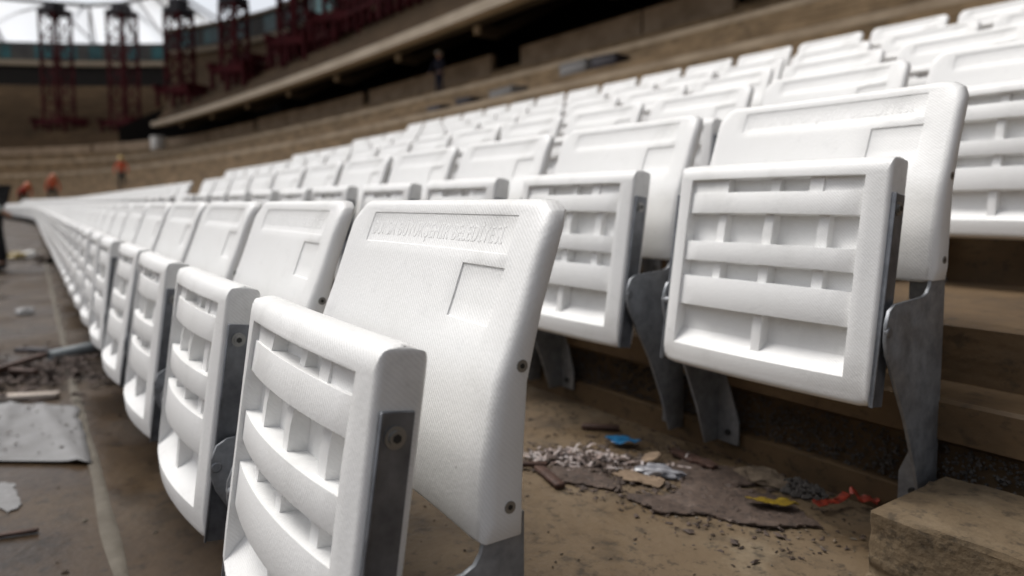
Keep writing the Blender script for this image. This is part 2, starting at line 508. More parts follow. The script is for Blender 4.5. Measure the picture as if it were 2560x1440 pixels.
TB = [-70, -40, -20, -5, 0, 4, 8, 12, 16, 20, 24, 28, 32, 36, 40, 45, 50, 55, 60, 64, 66]
e = loft('edge_beam', [(13, BH), (13, BH + .38), (13.5, BH + .38), (13.5, BH)], TB, M['beam'], kind=None, closed=True)
child_world(e, slab)
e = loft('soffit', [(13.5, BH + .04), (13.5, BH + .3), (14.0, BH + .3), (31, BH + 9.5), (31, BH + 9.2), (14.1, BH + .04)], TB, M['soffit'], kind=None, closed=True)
child_world(e, slab)
for t in tcol + [3.2, -3]:
    ca = at(t, 14.0, BH - .12)
    a = math.atan(doff(t))
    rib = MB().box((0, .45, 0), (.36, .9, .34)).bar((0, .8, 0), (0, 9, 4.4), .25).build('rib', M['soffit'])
    rib.location = ca
    rib.rotation_euler = (0, 0, a)
    child_world(rib, slab)
    cap = MB().box((0, -.05, 0), (.30, .10, .28)).build('rib_end', M['beam'])
    cap.parent = rib
# upper tier terraces
def tend(L):
    return 66 + 1.5 * (L - 13)


UZ0 = BH + .38
UR = (15.48 - UZ0) / 12
TU = TB + [70, 74, 78, 82, 84]
for k in range(12):
    L0, L1 = 13.5 + k * .95, 13.5 + (k + 1) * .95
    z0, z1 = UZ0 + k * UR, UZ0 + (k + 1) * UR
    loft('upper_terrace', [(L0, z0), (L1, z0), (L1, z1)], TU, M['upper'], tend=tend)
# skyboxes along the back of the upper tier
SZ = UZ0 + 12 * UR
SL = 13.5 + 12 * .95
sb = empty('skybox_block', at(60, SL, SZ))
tag(sb, 'row of dark hospitality boxes with teal windows at the back of the upper tier', 'hospitality boxes')
child_world(loft('ledge', [(SL - .35, SZ), (SL - .35, SZ + .5), (SL + .5, SZ + .5), (SL + .5, SZ)], TU, M['ledge'], kind=None, closed=True, tend=tend), sb)
child_world(loft('wall', [(SL, SZ + .5), (SL, SZ + 2.55), (SL + 6, SZ + 2.55), (SL + 6, SZ + .5)], TU, M['cladding'], kind=None, closed=True, tend=tend), sb)
child_world(loft('roof', [(SL - .3, SZ + 2.55), (SL - .3, SZ + 2.8), (SL + 6.4, SZ + 2.8), (SL + 6.4, SZ + 2.55)], TU, M['ledge'], kind=None, closed=True, tend=tend), sb)
wt = [(46, 49, 1), (50.5, 53, 0), (54, 56.6, 1), (58.5, 61.5, 1), (62.3, 63.4, 0), (65, 66.8, 0), (68.6, 70.4, 0), (72.4, 74.4, 0), (76.5, 79, 0), (80, 82.5, 0)]
for a, b, lit in wt:
    ts = [a + (b - a) * k / 3 for k in range(4)]
    child_world(loft('window', [(SL - .05, SZ + .85), (SL - .05, SZ + 2.3), (SL - .01, SZ + 2.3), (SL - .01, SZ + .85)], ts, M['glass'] if lit else M['glassd'], kind=None, closed=True), sb)

# ------------------------------------------------------------------ the far end stand, an arc about (-40,-40)
def arc(r, a, z):
    return Vector((-40 + r * math.cos(R(a)), -40 + r * math.sin(R(a)), z))


def arc_loft(name, prof, m, a0=128, a1=186, n=24, kind='structure', closed=False):
    vs, fs = [], []
    k = len(prof)
    for i in range(n + 1):
        a = a0 + (a1 - a0) * i / n
        for r, z in prof:
            vs.append(arc(r, a, z))
    for i in range(n):
        for j in range(k if closed else k - 1):
            q = (j + 1) % k
            fs.append((i * k + j, i * k + q, (i + 1) * k + q, (i + 1) * k + j))
    if closed:
        fs += [tuple(range(k - 1, -1, -1)), tuple(range(n * k, n * k + k))]
    return obj(name, mesh(name, vs, fs, m), None, None, kind)


for k in range(26):
    r0, z0 = 66 + k, 6 + k * 10.6 / 26
    arc_loft('far_terrace', [(r0, z0 if k else 2), (r0, z0 + .01), (r0 + 1, z0), (r0 + 1, z0 + 10.6 / 26)], M['upper'])
fs_ = empty('far_stand_block', arc(96, 150, 16.6))
tag(fs_, 'dark block of boxes with dim teal windows above the far end stand', 'hospitality boxes')
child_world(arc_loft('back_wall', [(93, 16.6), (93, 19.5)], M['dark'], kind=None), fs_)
child_world(arc_loft('ledge', [(92.5, 19.5), (92.5, 20.2), (96, 20.2), (96, 19.5)], M['ledge'], kind=None, closed=True), fs_)
child_world(arc_loft('wall', [(93.6, 20.2), (93.6, 22.9), (101, 22.9), (101, 20.2)], M['cladding'], kind=None, closed=True), fs_)
for a, w, lit in [(158.3, 1.6, 0), (155.4, .8, 0), (152.2, 1.7, 0), (150.2, 1.3, 0), (148.0, 1.1, 0), (144.6, 1.0, 0), (161, 1.6, 0), (142.5, 1.2, 0)]:
    vs = [arc(rr, a + s * w / 2, z) for rr in (93.55, 93.5) for s in (-1, 1) for z in (20.6, 22.4)]
    p = obj('window', mesh('window', vs, [(0, 1, 3, 2), (4, 6, 7, 5), (0, 4, 5, 1), (2, 3, 7, 6), (0, 2, 6, 4), (1, 5, 7, 3)], M['glass'] if lit else M['glassd']))
    child_world(p, fs_)


# ------------------------------------------------------------------ red support towers and the roof ring
def tower(x, y, zb, zt, w, label, rz=.6):
    t = empty('support_tower', (x, y, zb), rz)
    tag(t, label, 'tower', 'red lattice towers holding up the roof ring')
    h = zt - zb
    hh = w / 2
    for sx in (-1, 1):
        for sy in (-1, 1):
            MB().bar((sx * hh, sy * hh, -.6), (sx * hh, sy * hh, h - 1.2), .155).build('leg', M['red'], t)
    n = max(3, round((h - 1.4) / (w * 1.05)))
    mb = MB()
    for k in range(n):
        z0, z1 = (h - 1.4) * k / n, (h - 1.4) * (k + 1) / n
        for a, b in (((-1, -1), (1, -1)), ((1, -1), (1, 1)), ((1, 1), (-1, 1)), ((-1, 1), (-1, -1))):
            p, q = (a, b) if k % 2 else (b, a)
            mb.bar((p[0] * hh, p[1] * hh, z0), (q[0] * hh, q[1] * hh, z1), .085)
            mb.bar((a[0] * hh, a[1] * hh, z1), (b[0] * hh, b[1] * hh, z1), .085)
    mb.build('bracing', M['red'], t)
    hd = MB().box((0, 0, h - .95), (w * 1.12, w * 1.12, .5)).box((0, 0, h - .45), (w * .7, w * .7, .9))
    hd.bar((-hh * 1.1, 0, h - 1.6), (0, 0, h - .4), .14).bar((hh * 1.1, 0, h - 1.6), (0, 0, h - .4), .14)
    hd.build('jack_head', M['head'], t)
    fb = MB()
    for sy in (-1, 1):
        fb.box((0, sy * hh * 1.1, .25), (w * 2.4, .35, .5)).box((sy * hh * 2.2, 0, .55), (.35, w * 1.6, .45))
        for sx in (-1.1, 0, 1.1):
            fb.box((sx * w, sy * hh * 1.1, -.5), (.25, .25, 1.2))
    fb.build('base_frame', M['red'], t)
    return t


TW = [(-98.5, 4.0, 9.1, 22.9, 2.2, 'leftmost red lattice tower on the far stand'),
      (-92.2, 10.1, 8.8, 22.3, 2.1, 'second red lattice tower from the left on the far stand'),
      (-66.8, 11.6, 9.3, 17.2, 1.55, 'red lattice tower in front of the end of the teal boxes'),
      (-56.0, 13.5, 9.6, 15.9, 1.35, 'fourth red lattice tower from the left, beside a lit teal window'),
      (-48.1, 15.4, 10.4, 17.5, 1.3, 'fifth red lattice tower, before the grey boxes'),
      (-43.1, 16.9, 11.1, 18.5, 1.6, 'last red lattice tower, cut by the top of the photo')]
for a in TW:
    tower(*a)
# red frames standing on the upper tier
fr = [(50.5, 18.0, 5.2), (45, 18.2, 4.6), (40, 18.4, 4.6), (35, 18.4, 5), (56.5, 17.2, 4.4)]
for i, (t, L, ln) in enumerate(fr):
    z = UZ0 + int((L - 13.5) / .95) * UR
    c = at(t, L, z)
    o = empty('steel_frame', c, math.atan(doff(t)))
    tag(o, 'dark red steel frame lying across the upper tier, %s from the right' % ['fourth', 'third', 'second', 'first', 'fifth'][i], 'steel frame', 'red steel frames on the upper tier')
    for s in (-1, 1):
        MB().bar((-ln / 2, s * .7, 1.9), (ln / 2, s * .7, 1.9), .17).bar((-ln / 2, s * .7, .9), (ln / 2, s * .7, .9), .14).build('rail', M['red'], o)
    mb = MB()
    for k in range(6):
        x = -ln / 2 + ln * k / 5
        for s in (-1, 1):
            mb.bar((x, s * .7, -.1), (x, s * .7, 2.0), .12)
        mb.bar((x, -.7, 1.9), (x, .7, 1.9), .12)
        if k < 5:
            mb.bar((x, -.7, .9), (x + ln / 5, -.7, 1.9), .09)
    mb.build('posts', M['red'], o)

rp = [(-104, -9, 23.9), (-101.5, -3, 23.3), (-98.5, 4.0, 22.95), (-95.4, 7.2, 22.5), (-92.2, 10.1, 22.4), (-80, 11.5, 20.6), (-66.8, 11.6, 17.7), (-56, 13.5, 16.9), (-48.1, 15.4, 17.8), (-43, 17, 18.8)]
ring = empty('roof_ring', rp[2])
tag(ring, 'dark tubular ring beam of the unfinished roof with pale cables behind it', 'roof ring')
child_world(MB().path(rp, .22, 8).build('ring_tube', M['ring'], smooth=40), ring)
outer = [arc(101, a, 23.6) for a in range(128, 184, 4)]
child_world(MB().path(outer, .55, 8).build('outer_tube', M['cable'], smooth=40), ring)
cb = [((-101.5, -3, 23.3), (157.5, 25.5)), ((-98.5, 4, 22.9), (161, 27.5)), ((-98.5, 4, 22.9), (150, 25.5)), ((-95.4, 7.2, 22.5), (150.5, 25.5)), ((-95.4, 7.2, 22.5), (154, 30)),
      ((-92.2, 10.1, 22.4), (146.3, 25.4)), ((-92.2, 10.1, 22.4), (143, 26)), ((-80, 11.5, 20.6), (141, 30)), ((-66.8, 11.6, 17.7), (140, 28)), ((-66.8, 11.6, 17.7), (137, 27)), ((-56, 13.5, 16.9), (135, 36)), ((-101.5, -3, 23.3), (163, 26.5))]
for p, (a, z) in cb:
    child_world(MB().bar(p, arc(101, a, z - 1.4), .13, 5).build('cable', M['cable']), ring)


# pale translucent canopy between the ring and the rim of the far stand
mm = bpy.data.materials.new('canopy_membrane')
mm.use_nodes = True
mt = mm.node_tree
tl = mt.nodes.new('ShaderNodeBsdfTranslucent')
tl.inputs[0].default_value = (0.86, 0.88, 0.9, 1)
df = mt.nodes.new('ShaderNodeBsdfDiffuse')
df.inputs[0].default_value = (0.8, 0.8, 0.8, 1)
ms = mt.nodes.new('ShaderNodeMixShader')
ms.inputs[0].default_value = 0.25
mt.links.new(tl.outputs[0], ms.inputs[1])
mt.links.new(df.outputs[0], ms.inputs[2])
mt.links.new(ms.outputs[0], mt.nodes['Material Output'].inputs[0])
can = empty('roof_canopy', arc(101, 150, 23.6))
tag(can, 'pale translucent canopy with fine ribs over the far stand', 'roof canopy')
inn = [(Vector((-112, -24, 24.6)), 176), (Vector((-107.5, -16, 24.3)), 168), (Vector(rp[0]), 161), (Vector(rp[1]), 157.2), (Vector(rp[2]), 153.5), (Vector(rp[3]), 150), (Vector(rp[4]), 146.5), (Vector((-86, 10.9, 21.6)), 143.5), (Vector(rp[5]), 140), (Vector((-73, 11.6, 19.2)), 136)]
for i in range(len(inn)):
    p, a = inn[i]
    q = arc(101, a, 23.7)
    p2 = p + Vector((0, 0, .12))
    child_world(MB().bar(p2, q, .10, 5).build('rib', M['cable']), can)
    if i:
        p0, a0 = inn[i - 1]
        q0 = arc(101, a0, 23.7)
        vs, fs = [], []
        for k in range(7):
            f = k / 6
            for u in range(5):
                g_ = u / 4
                A, B = p0.lerp(p, g_), q0.lerp(q, g_)
                v = A.lerp(B, f)
                v.z += .25 + .5 * math.sin(math.pi * g_) * (.3 + f)
                vs.append(v)
        for k in range(6):
            for u in range(4):
                b0 = k * 5 + u
                fs.append((b0, b0 + 1, b0 + 6, b0 + 5))
        child_world(obj('membrane_panel', mesh('membrane_panel', vs, fs, mm, 60)), can)

# ------------------------------------------------------------------ unseen stands across the pitch, added to block the low sky
vs, fs = [], []
prof = [(88, -1.5), (92, .5), (112, 11), (112.5, 15), (132, 27), (132.5, 31), (124, 33), (124, 34), (136, 35)]
for i in range(25):
    a = R(196 + (344 - 196) * i / 24)
    for r, z in prof:
        vs.append((-20 + r * 1.15 * math.cos(a), -34 + r * .9 * math.sin(a), z))
for i in range(24):
    for j in range(len(prof) - 1):
        k = i * len(prof) + j
        fs.append((k, k + 1, k + 1 + len(prof), k + len(prof)))
obj('unseen_opposite_stand', mesh('unseen_opposite_stand', vs, fs, M['upper']), kind='structure')

# ------------------------------------------------------------------ unseen roof high over this stand, added to shade the terraces
loft('unseen_stand_roof', [(6.0, 31.5), (6.0, 32.3), (46, 37), (46, 36.2)], [-70, -50, -30, -15, 0, 15, 30, 45, 60, 70, 80, 88], M['roof'], closed=True)

# ------------------------------------------------------------------ stadium seat
FL = 0.746      # seat-local floor lies this far under the camera-height datum


def slab_mesh(name, us, zs, lev, front, floor_y, thick, rnd, rc, m, back=None, post=None, bev=0.002, rback=1.0):
    """moulded plastic slab: a grid of cells on the front, each at its own level, rounded rim, plain back.
    lev(i,j) -> level name; front(x,z) -> y of the face; floor_y(level,x,z) -> y of a sunk cell."""
    nu, nz = len(us), len(zs)
    hx = (us[-1] - us[0]) / 2
    cx = (us[-1] + us[0]) / 2
    zc, hz = (zs[0] + zs[-1]) / 2, (zs[-1] - zs[0]) / 2
    rt, rs, rb = rnd
    rct, rcb = rc
    V, F, key = [], [], {}

    def corner(x, z, ex, ezt, ezb, r):
        """round the outline's corners: outline half sizes ex, ezt (top), ezb (bottom)"""
        top = z > zc
        r += rct if top else rcb
        lim = (zc + ezt) if top else (zc - ezb)
        ax, az = abs(x - cx) - (ex - r), (abs(z - zc) - (abs(lim - zc) - r))
        if ax > 0 and az > 0:
            l = math.hypot(ax, az)
            mx = max(ax, az)
            s = mx / l
            ax, az = ax * s, az * s
            x = cx + math.copysign(ex - r + ax, x - cx)
            z = zc + math.copysign(abs(lim - zc) - r + az, z - zc)
        return x, z

    def vid(i, j, L):
        k = (i, j, L)
        if k not in key:
            x, z = corner(us[i], zs[j], hx, hz, hz, 0)
            y = front(x, z) if L == 0 else floor_y(L, x, z)
            p = Vector((x, y, z))
            if post and L:
                p = post(p, i, j, L)
            key[k] = len(V)
            V.append(p)
        return key[k]

    for i in range(nu - 1):
        for j in range(nz - 1):
            L = lev(i, j)
            F.append((vid(i, j, L), vid(i + 1, j, L), vid(i + 1, j + 1, L), vid(i, j + 1, L)))
            if i + 1 < nu - 1 and lev(i + 1, j) != L:
                L2 = lev(i + 1, j)
                F.append((vid(i + 1, j, L), vid(i + 1, j, L2), vid(i + 1, j + 1, L2), vid(i + 1, j + 1, L)))
            if j + 1 < nz - 1 and lev(i, j + 1) != L:
                L2 = lev(i, j + 1)
                F.append((vid(i, j + 1, L), vid(i + 1, j + 1, L), vid(i + 1, j + 1, L2), vid(i, j + 1, L2)))
    per = [(i, 0) for i in range(nu)] + [(nu - 1, j) for j in range(1, nz)] + [(i, nz - 1) for i in range(nu - 2, -1, -1)] + [(0, j) for j in range(nz - 2, 0, -1)]
    ring0 = [vid(i, j, 0) for i, j in per]
    n = len(per)
    K = 4
    prev = ring0
    th = thick

    def ringv(a, sign, base):
        """a: angle 0..90 of the rounding; base: depth of that rounding's start"""
        ids = []
        ex = hx + rs * math.sin(a)
        for i, j in per:
            x0, z0 = us[i], zs[j]
            x = cx + (x0 - cx) * ex / hx
            up = z0 > zc
            ez = hz + (rt if up else rb) * math.sin(a)
            z = zc + (z0 - zc) * ez / hz
            x, z = corner(x, z, ex, hz + rt * math.sin(a), hz + rb * math.sin(a), rs * math.sin(a) * .6)
            # rounding radius in depth: the larger of the side / end radius at this spot
            wz = abs(z0 - zc) / hz
            rr = (rt if up else rb) if wz > .999 else rs
            if sign < 0:
                rr *= rback
            yf = front(us[i], zs[j])
            d = rr * (1 - math.cos(a))
            y = yf + d if sign > 0 else (back(us[i], zs[j]) if back else yf + th) - d
            ids.append(len(V))
            V.append(Vector((x, y, z)))
        return ids
    for k in range(1, K + 1):
        cur = ringv(k / K * math.pi / 2, 1, 0)
        for q in range(n):
            F.append((prev[q], prev[(q + 1) % n], cur[(q + 1) % n], cur[q]))
        prev = cur
    for k in range(K, -1, -1):
        cur = ringv(k / K * math.pi / 2, -1, 0)
        for q in range(n):
            F.append((prev[q], prev[(q + 1) % n], cur[(q + 1) % n], cur[q]))
        prev = cur
    # back face
    bk = {p: prev[q] for q, p in enumerate(per)}
    for i in range(nu):
        for j in range(nz):
            if (i, j) not in bk:
                bk[(i, j)] = len(V)
                x, z = us[i], zs[j]
                V.append(Vector((x, back(x, z) if back else front(x, z) + th, z)))
    for i in range(nu - 1):
        for j in range(nz - 1):
            F.append((bk[(i, j)], bk[(i, j + 1)], bk[(i + 1, j + 1)], bk[(i + 1, j)]))
    me = mesh(name, V, F, m)
    if bev:
        bevelled(me, bev, 2, 38, 45)
    return me


def breaks(pts, step):
    """sorted unique break points with extra lines so that no cell is wider than step"""
    pts = sorted(set(round(p, 5) for p in pts))
    out = [pts[0]]
    for p in pts[1:]:
        k = math.ceil((p - out[-1]) / step - 1e-6)
        a = out[-1]
        out += [a + (p - a) * (q + 1) / k for q in range(k)]
    return out


# ---- backrest: x across, y away from the pitch, z up; numbers measured on the near seat of the front row
BK_Z = [-.31, -.275, -.239, -.169, -.107, -.043, .005]
BK_F = [.344, .3445, .347, .361, .386, .409, .428]
BK_R = [.391, .391, .3925, .397, .414, .437, .457]


def back_front(x, z):
    return lerp(z, BK_Z, BK_F) - .447 + .010 * ((x / .22) ** 2 - 1) * -0.9


def back_rear(x, z):
    return lerp(z, BK_Z, BK_R) - .447 + .010 * ((x / .22) ** 2 - 1) * -0.9


ex0, ex1, ez0, ez1 = -.178, .186, -.052, -.012
px0, px1, pz0, pz1 = .098, .190, -.124, -.066
bx = breaks([-.231, -.20, ex0, px0, px1, ex1, .208, .231], .03)
bz = breaks([-.320, -.27, -.24, pz0, pz1, ez0, ez1, -.007], .025)


def back_lev(i, j):
    x, z = (bx[i] + bx[i + 1]) / 2, (bz[j] + bz[j + 1]) / 2
    if ex0 < x < ex1 and ez0 < z < ez1:
        return 1
    if px0 < x < px1 and pz0 < z < pz1:
        return 2
    return 0


ME_BACK = slab_mesh('backrest', bx, bz, back_lev, back_front, lambda L, x, z: back_front(x, z) + (.0012 if L == 1 else .0023), .042,
                    (.012, .014, .006), (.028, .006), M['plastic'], back=back_rear, bev=0.0009, rback=.4)

# ---- seat pan, tipped up: underside with bars and ribs faces the pitch
PT = .391
PW = .205
TILT = math.atan(.140)


def bulge(x, z):
    v = -z / PT
    return (.006 + .015 * min(1, max(0, (v - .02) / .3))) * (1 - (x / PW) ** 2)


def pan_front(x, z):
    v = -z / PT
    lip = .012 * max(0, (v - .86) / .14) ** 2
    return -bulge(x, z) + lip


rx0, rx1 = -.177, .171
zt = [-.032, -.057, -.096, -.150, -.187, -.217, -.273, -.350]
ribs = [(-.098, .018), (.006, .018), (.106, .018)]
ux = [-.202, -.197, rx0, rx1, .197, .202]
for c, w in ribs:
    ux += [c - w / 2, c + w / 2]
ux += [-.090, .076, .100]
ux = breaks(ux, .022)
uz = breaks([-.024, -.028] + zt + [-.372, -.377], .040)


def pan_lev(i, j):
    x, z = (ux[i] + ux[i + 1]) / 2, (uz[j] + uz[j + 1]) / 2
    if not (rx0 < x < rx1):
        return 0
    rib = any(abs(x - c) < w / 2 for c, w in ribs)
    if zt[2 - 1] < z < zt[0]:            # slot under the top border: floor everywhere
        pass
    if zt[1] - .001 < z < zt[0]:
        if x < -.090:
            return 3
        if x > .100:
            return 4
        if x > .076:
            return 3
        return 2 if abs(x - .006) < .009 else 1
    if zt[2] < z < zt[1]:
        return 5
    if zt[3] < z < zt[2]:
        return 2 if rib else 1
    if zt[4] < z < zt[3]:
        return 5
    if zt[5] < z < zt[4]:
        return 2 if rib else 1
    if zt[6] < z < zt[5]:
        return 5
    if zt[7] < z < zt[6]:
        return 2 if abs(x - .006) < .009 else 1
    return 0


jb = min(range(len(uz)), key=lambda j: abs(uz[j] - zt[7]))


def pan_floor(L, x, z):
    if L == 1:
        return .0185
    if L == 2:
        return min(.011, pan_front(x, z) + .017)
    if L == 5:
        return pan_front(x, z) + .006
    if L == 3:
        return pan_front(x, z) + .009
    return pan_front(x, z) + .012


def pan_post(p, i, j, L):
    if j == jb and L:
        y0 = pan_front(p.x, p.z)
        p.z += .030 * max(0, (p.y - y0)) / (.0185 - y0)
    return p


ME_PAN = slab_mesh('seat_pan', ux, uz, pan_lev, pan_front, pan_floor, .052, (.024, .008, .014), (.001, .010), M['plastic'],
                   back=lambda x, z: .052 - .5 * bulge(x, z), post=pan_post, bev=0.0022)
_rot = Matrix.Rotation(-TILT, 4, 'X')
ME_PAN.transform(Matrix.Translation((.010, .252 - .447, -.122 + FL)) @ _rot)
ME_BACK.transform(Matrix.Translation((0, 0, FL)))
PANM = Matrix.Translation((.010, .252 - .447, -.122 + FL)) @ _rot


def extrude_yz(poly, x0, x1):
    n = len(poly)
    vs = [(x0, y, z) for y, z in poly] + [(x1, y, z) for y, z in poly]
    fs = [tuple(range(n)), tuple(range(2 * n - 1, n - 1, -1))] + [(i, n + i, n + (i + 1) % n, (i + 1) % n) for i in range(n)]
    return vs, fs


# bracket plate outline (y, z) measured on the end of the second row
PL = [(.394, -.300), (.394, -.712), (.350, -.712), (.322, -.63), (.283, -.54), (.242, -.468), (.220, -.428), (.214, -.405), (.215, -.380), (.223, -.360), (.238, -.351),
      (.30, -.347), (.325, -.345), (.337, -.340), (.344, -.330), (.350, -.300)]
PL = [(y - .447, z + FL) for y, z in PL]


def bracket_mesh(s):
    mb = MB()
    e = .2325 if s > 0 else .2085
    x0, x1 = s * e, s * (e + .006)
    vs, fs = extrude_yz(PL, x0, x1)
    mb.add(vs, fs)
    # flanges at the rear edge, bent inwards, bolted to the riser
    y0, y1 = .3885 - .447, .3942 - .447
    fl = [(e, -.712), (e - .054, -.712), (e - .054, -.66), (e, -.52)]
    for pts in (fl, [(e, -.36), (e - .049, -.36), (e - .049, -.318), (e, -.318)]):
        n = len(pts)
        v = [(s * x, y0, z + FL) for x, z in pts] + [(s * x, y1, z + FL) for x, z in pts]
        mb.add(v, [tuple(range(n)), tuple(range(2 * n - 1, n - 1, -1))] + [(i, n + i, n + (i + 1) % n, (i + 1) % n) for i in range(n)])
    return bevelled(mb.me('bracket', M['steel']), .0012, 2, 40, 40)


ME_BR = [bracket_mesh(-1), bracket_mesh(1)]


def cyl(c0, c1, r, name, m, n=14):
    return bevelled(MB().bar(c0, c1, r, n).me(name, m), r * .18, 1, 40, 40)


def hinge_mesh(s):
    """steel strip on the side of the pan with its folded front edge"""
    mb = MB()
    mb.box((s * .2115, .0235, -.224), (.004, .035, .330))
    mb.box((s * .2155, .0065, -.224), (.005, .003, .330))
    me = bevelled(mb.me('hinge_bar', M['strip']), .0009, 1, 40, 40)
    me.transform(PANM)
    return me


ME_HB = [hinge_mesh(-1), hinge_mesh(1)]


def washer_bolt(s):
    p = MB().bar((s * .213, .023, -.082), (s * .2155, .023, -.082), .0105, 18)
    p.bar((s * .2155, .023, -.082), (s * .2185, .023, -.082), .0068, 12)
    me = p.me('bolt', M['screw'])
    me.transform(PANM)
    return me


ME_BO = [washer_bolt(-1), washer_bolt(1)]
ME_BOD = []
for s in (-1, 1):
    me = MB().bar((s * .2185, .023, -.082), (s * .2189, .023, -.082), .0045, 6).me('hex_socket', M['bolt'])
    me.transform(PANM)
    ME_BOD.append(me)
ME_PIV = [cyl((s * (.2325 if s > 0 else .198), .222 - .447, -.392 + FL), (s * (.2405 if s > 0 else .2165), .222 - .447, -.392 + FL), .008, 'pivot', M['steel']) for s in (-1, 1)]
ME_RB = [MB().bar(((.204 if s > 0 else -.18), .3885 - .447, -.688 + FL), ((.204 if s > 0 else -.18), .3835 - .447, -.688 + FL), .0065, 8).me('riser_bolt', M['bolt']) for s in (-1, 1)]
# countersunk screws in the backrest's sides
ME_SC = []
for s in (-1, 1):
    for y, z in ((.386, -.154), (.372, -.289)):
        m_ = MB().bar((s * .2445, y - .447, z + FL), (s * .2459, y - .447, z + FL), .0062, 12)
        ME_SC.append((s, m_.me('screw', M['screw']), MB().bar((s * .2459, y - .447, z + FL), (s * .2462, y - .447, z + FL), .0028, 6).me('screw_socket', M['bolt'])))

# raised lettering in the strip at the top of the backrest (barely legible in the photograph)
fc = bpy.data.curves.new('lettering', 'FONT')
fc.body = 'BURSA BÜYÜKŞEHİR BELEDİYESİ'
fc.size = .026
fc.extrude = .00045
fc.space_character = 1.12
fo = bpy.data.objects.new('lettering', fc)
COL.objects.link(fo)
dg = bpy.context.evaluated_depsgraph_get()
dg.update()
ME_TX = bpy.data.meshes.new_from_object(fo.evaluated_get(dg))
bpy.data.objects.remove(fo)
xs = [v.co.x for v in ME_TX.vertices]
sx = .335 / (max(xs) - min(xs))
for v in ME_TX.vertices:
    x = (v.co.x - min(xs)) * sx - .168
    z = -.042 + v.co.y * 1.0
    v.co = Vector((x, back_front(x, z) + .0012 - v.co.z * .65, z + FL))
ME_TX.materials.clear()
ME_TX.materials.append(M['plastic'])

ORD = ['first', 'second', 'third', 'fourth', 'fifth', 'sixth']
NUM = ['', 'first', 'second', 'third', 'fourth', 'fifth', 'sixth', 'seventh', 'eighth', 'ninth', 'tenth', 'eleventh', 'twelfth', 'thirteenth', 'fourteenth', 'fifteenth', 'sixteenth', 'seventeenth',
       'eighteenth', 'nineteenth']
TENS = {20: 'twenti', 30: 'thirti', 40: 'forti', 50: 'fifti', 60: 'sixti', 70: 'seventi'}
TEN2 = {20: 'twenty', 30: 'thirty', 40: 'forty', 50: 'fifty', 60: 'sixty', 70: 'seventy'}


def ordinal(n):
    if n < 20:
        return NUM[n]
    t = n // 10 * 10
    return TENS[t] + 'eth' if n == t else TEN2[t] + '-' + NUM[n - t]


def make_seat(row, k, t, detail):
    L, h = ROW_L[row], ROW_H[row]
    p = at(t, L, h - .004 - FL)
    jig = random.uniform(-1, 1)
    s = empty('stadium_seat', p, math.atan(doff(t, L)) + R(.3) * jig)
    rn = 'front row' if row == 0 else ORD[row] + ' row up'
    if row == 0 and k == 0:
        lab = 'large near white tip-up seat at the aisle end of the front row'
    elif k == 0:
        lab = 'white tip-up seat at the aisle end of the %s' % rn
    else:
        lab = 'white tip-up seat, %s from the aisle end in the %s' % (ordinal(k + 1), rn)
    tag(s, lab, 'stadium seat', 'white seats in the ' + rn)
    b = obj('backrest', ME_BACK, s)
    pn = obj('seat_pan', ME_PAN, s)
    for q in (0, 1):
        br = obj('bracket', ME_BR[q], s)
        if detail:
            obj('riser_bolt', ME_RB[q], br)
            obj('pivot', ME_PIV[q], br)
        obj('hinge_bar', ME_HB[q], pn)
        if detail:
            obj('bolt', ME_BO[q], pn)
            obj('bolt_socket', ME_BOD[q], pn)
    if detail:
        obj('lettering', ME_TX, b)
        for sd_, a, c in ME_SC:
            obj('screw', a, b)
            obj('screw_socket', c, b)
    # the fold angle differs a little from seat to seat
    if k > 0:
        q = Matrix.Rotation(R(max(-2.6, min(1.6, random.gauss(0, 1.0)))), 4, 'X')
        pv = Vector((0, .222 - .447, -.392 + FL))
        pn.rotation_euler = q.to_euler()
        pn.location = pv - q @ pv
    return s


rows = [(0, range(0, 76), 8), (1, [k for k in range(0, 78) if k != 11], 6), (2, range(0, 17), 4), (3, range(0, 17), 3), (4, range(0, 17), 2), (5, range(0, 17), 2)]
for row, ks, nd in rows:
    for k in ks:
        make_seat(row, k, -(-.790 - .55 * k), k < nd)


# ------------------------------------------------------------------ people
def skin_mesh(name, chains, m, root=0, sub=1):
    """chains: list of polylines [(point, radius)...]; equal points are merged into one skeleton"""
    vs, rad, ed, key = [], [], [], {}
    for ch in chains:
        last = None
        for p, r in ch:
            kk = tuple(round(c, 4) for c in p)
            if kk not in key:
                key[kk] = len(vs)
                vs.append(p)
                rad.append(r)
            i = key[kk]
            if last is not None and last != i:
                ed.append((last, i))
            last = i
    me = bpy.data.meshes.new(name)
    me.from_pydata(vs, ed, [])
    o = bpy.data.objects.new(name, me)
    COL.objects.link(o)
    o.modifiers.new('skin', 'SKIN')
    for i, d in enumerate(me.skin_vertices[0].data):
        rr = rad[i] if isinstance(rad[i], tuple) else (rad[i], rad[i])
        d.radius = rr
        d.use_root = (i == root)
    sm = o.modifiers.new('sub', 'SUBSURF')
    sm.levels = sub
    sm.render_levels = sub
    dg = bpy.context.evaluated_depsgraph_get()
    dg.update()
    out = bpy.data.meshes.new_from_object(o.evaluated_get(dg))
    bpy.data.objects.remove(o)
    bpy.data.meshes.remove(me)
    out.materials.clear()
    out.materials.append(m)
    out.shade_smooth()
    out.name = name
    return out


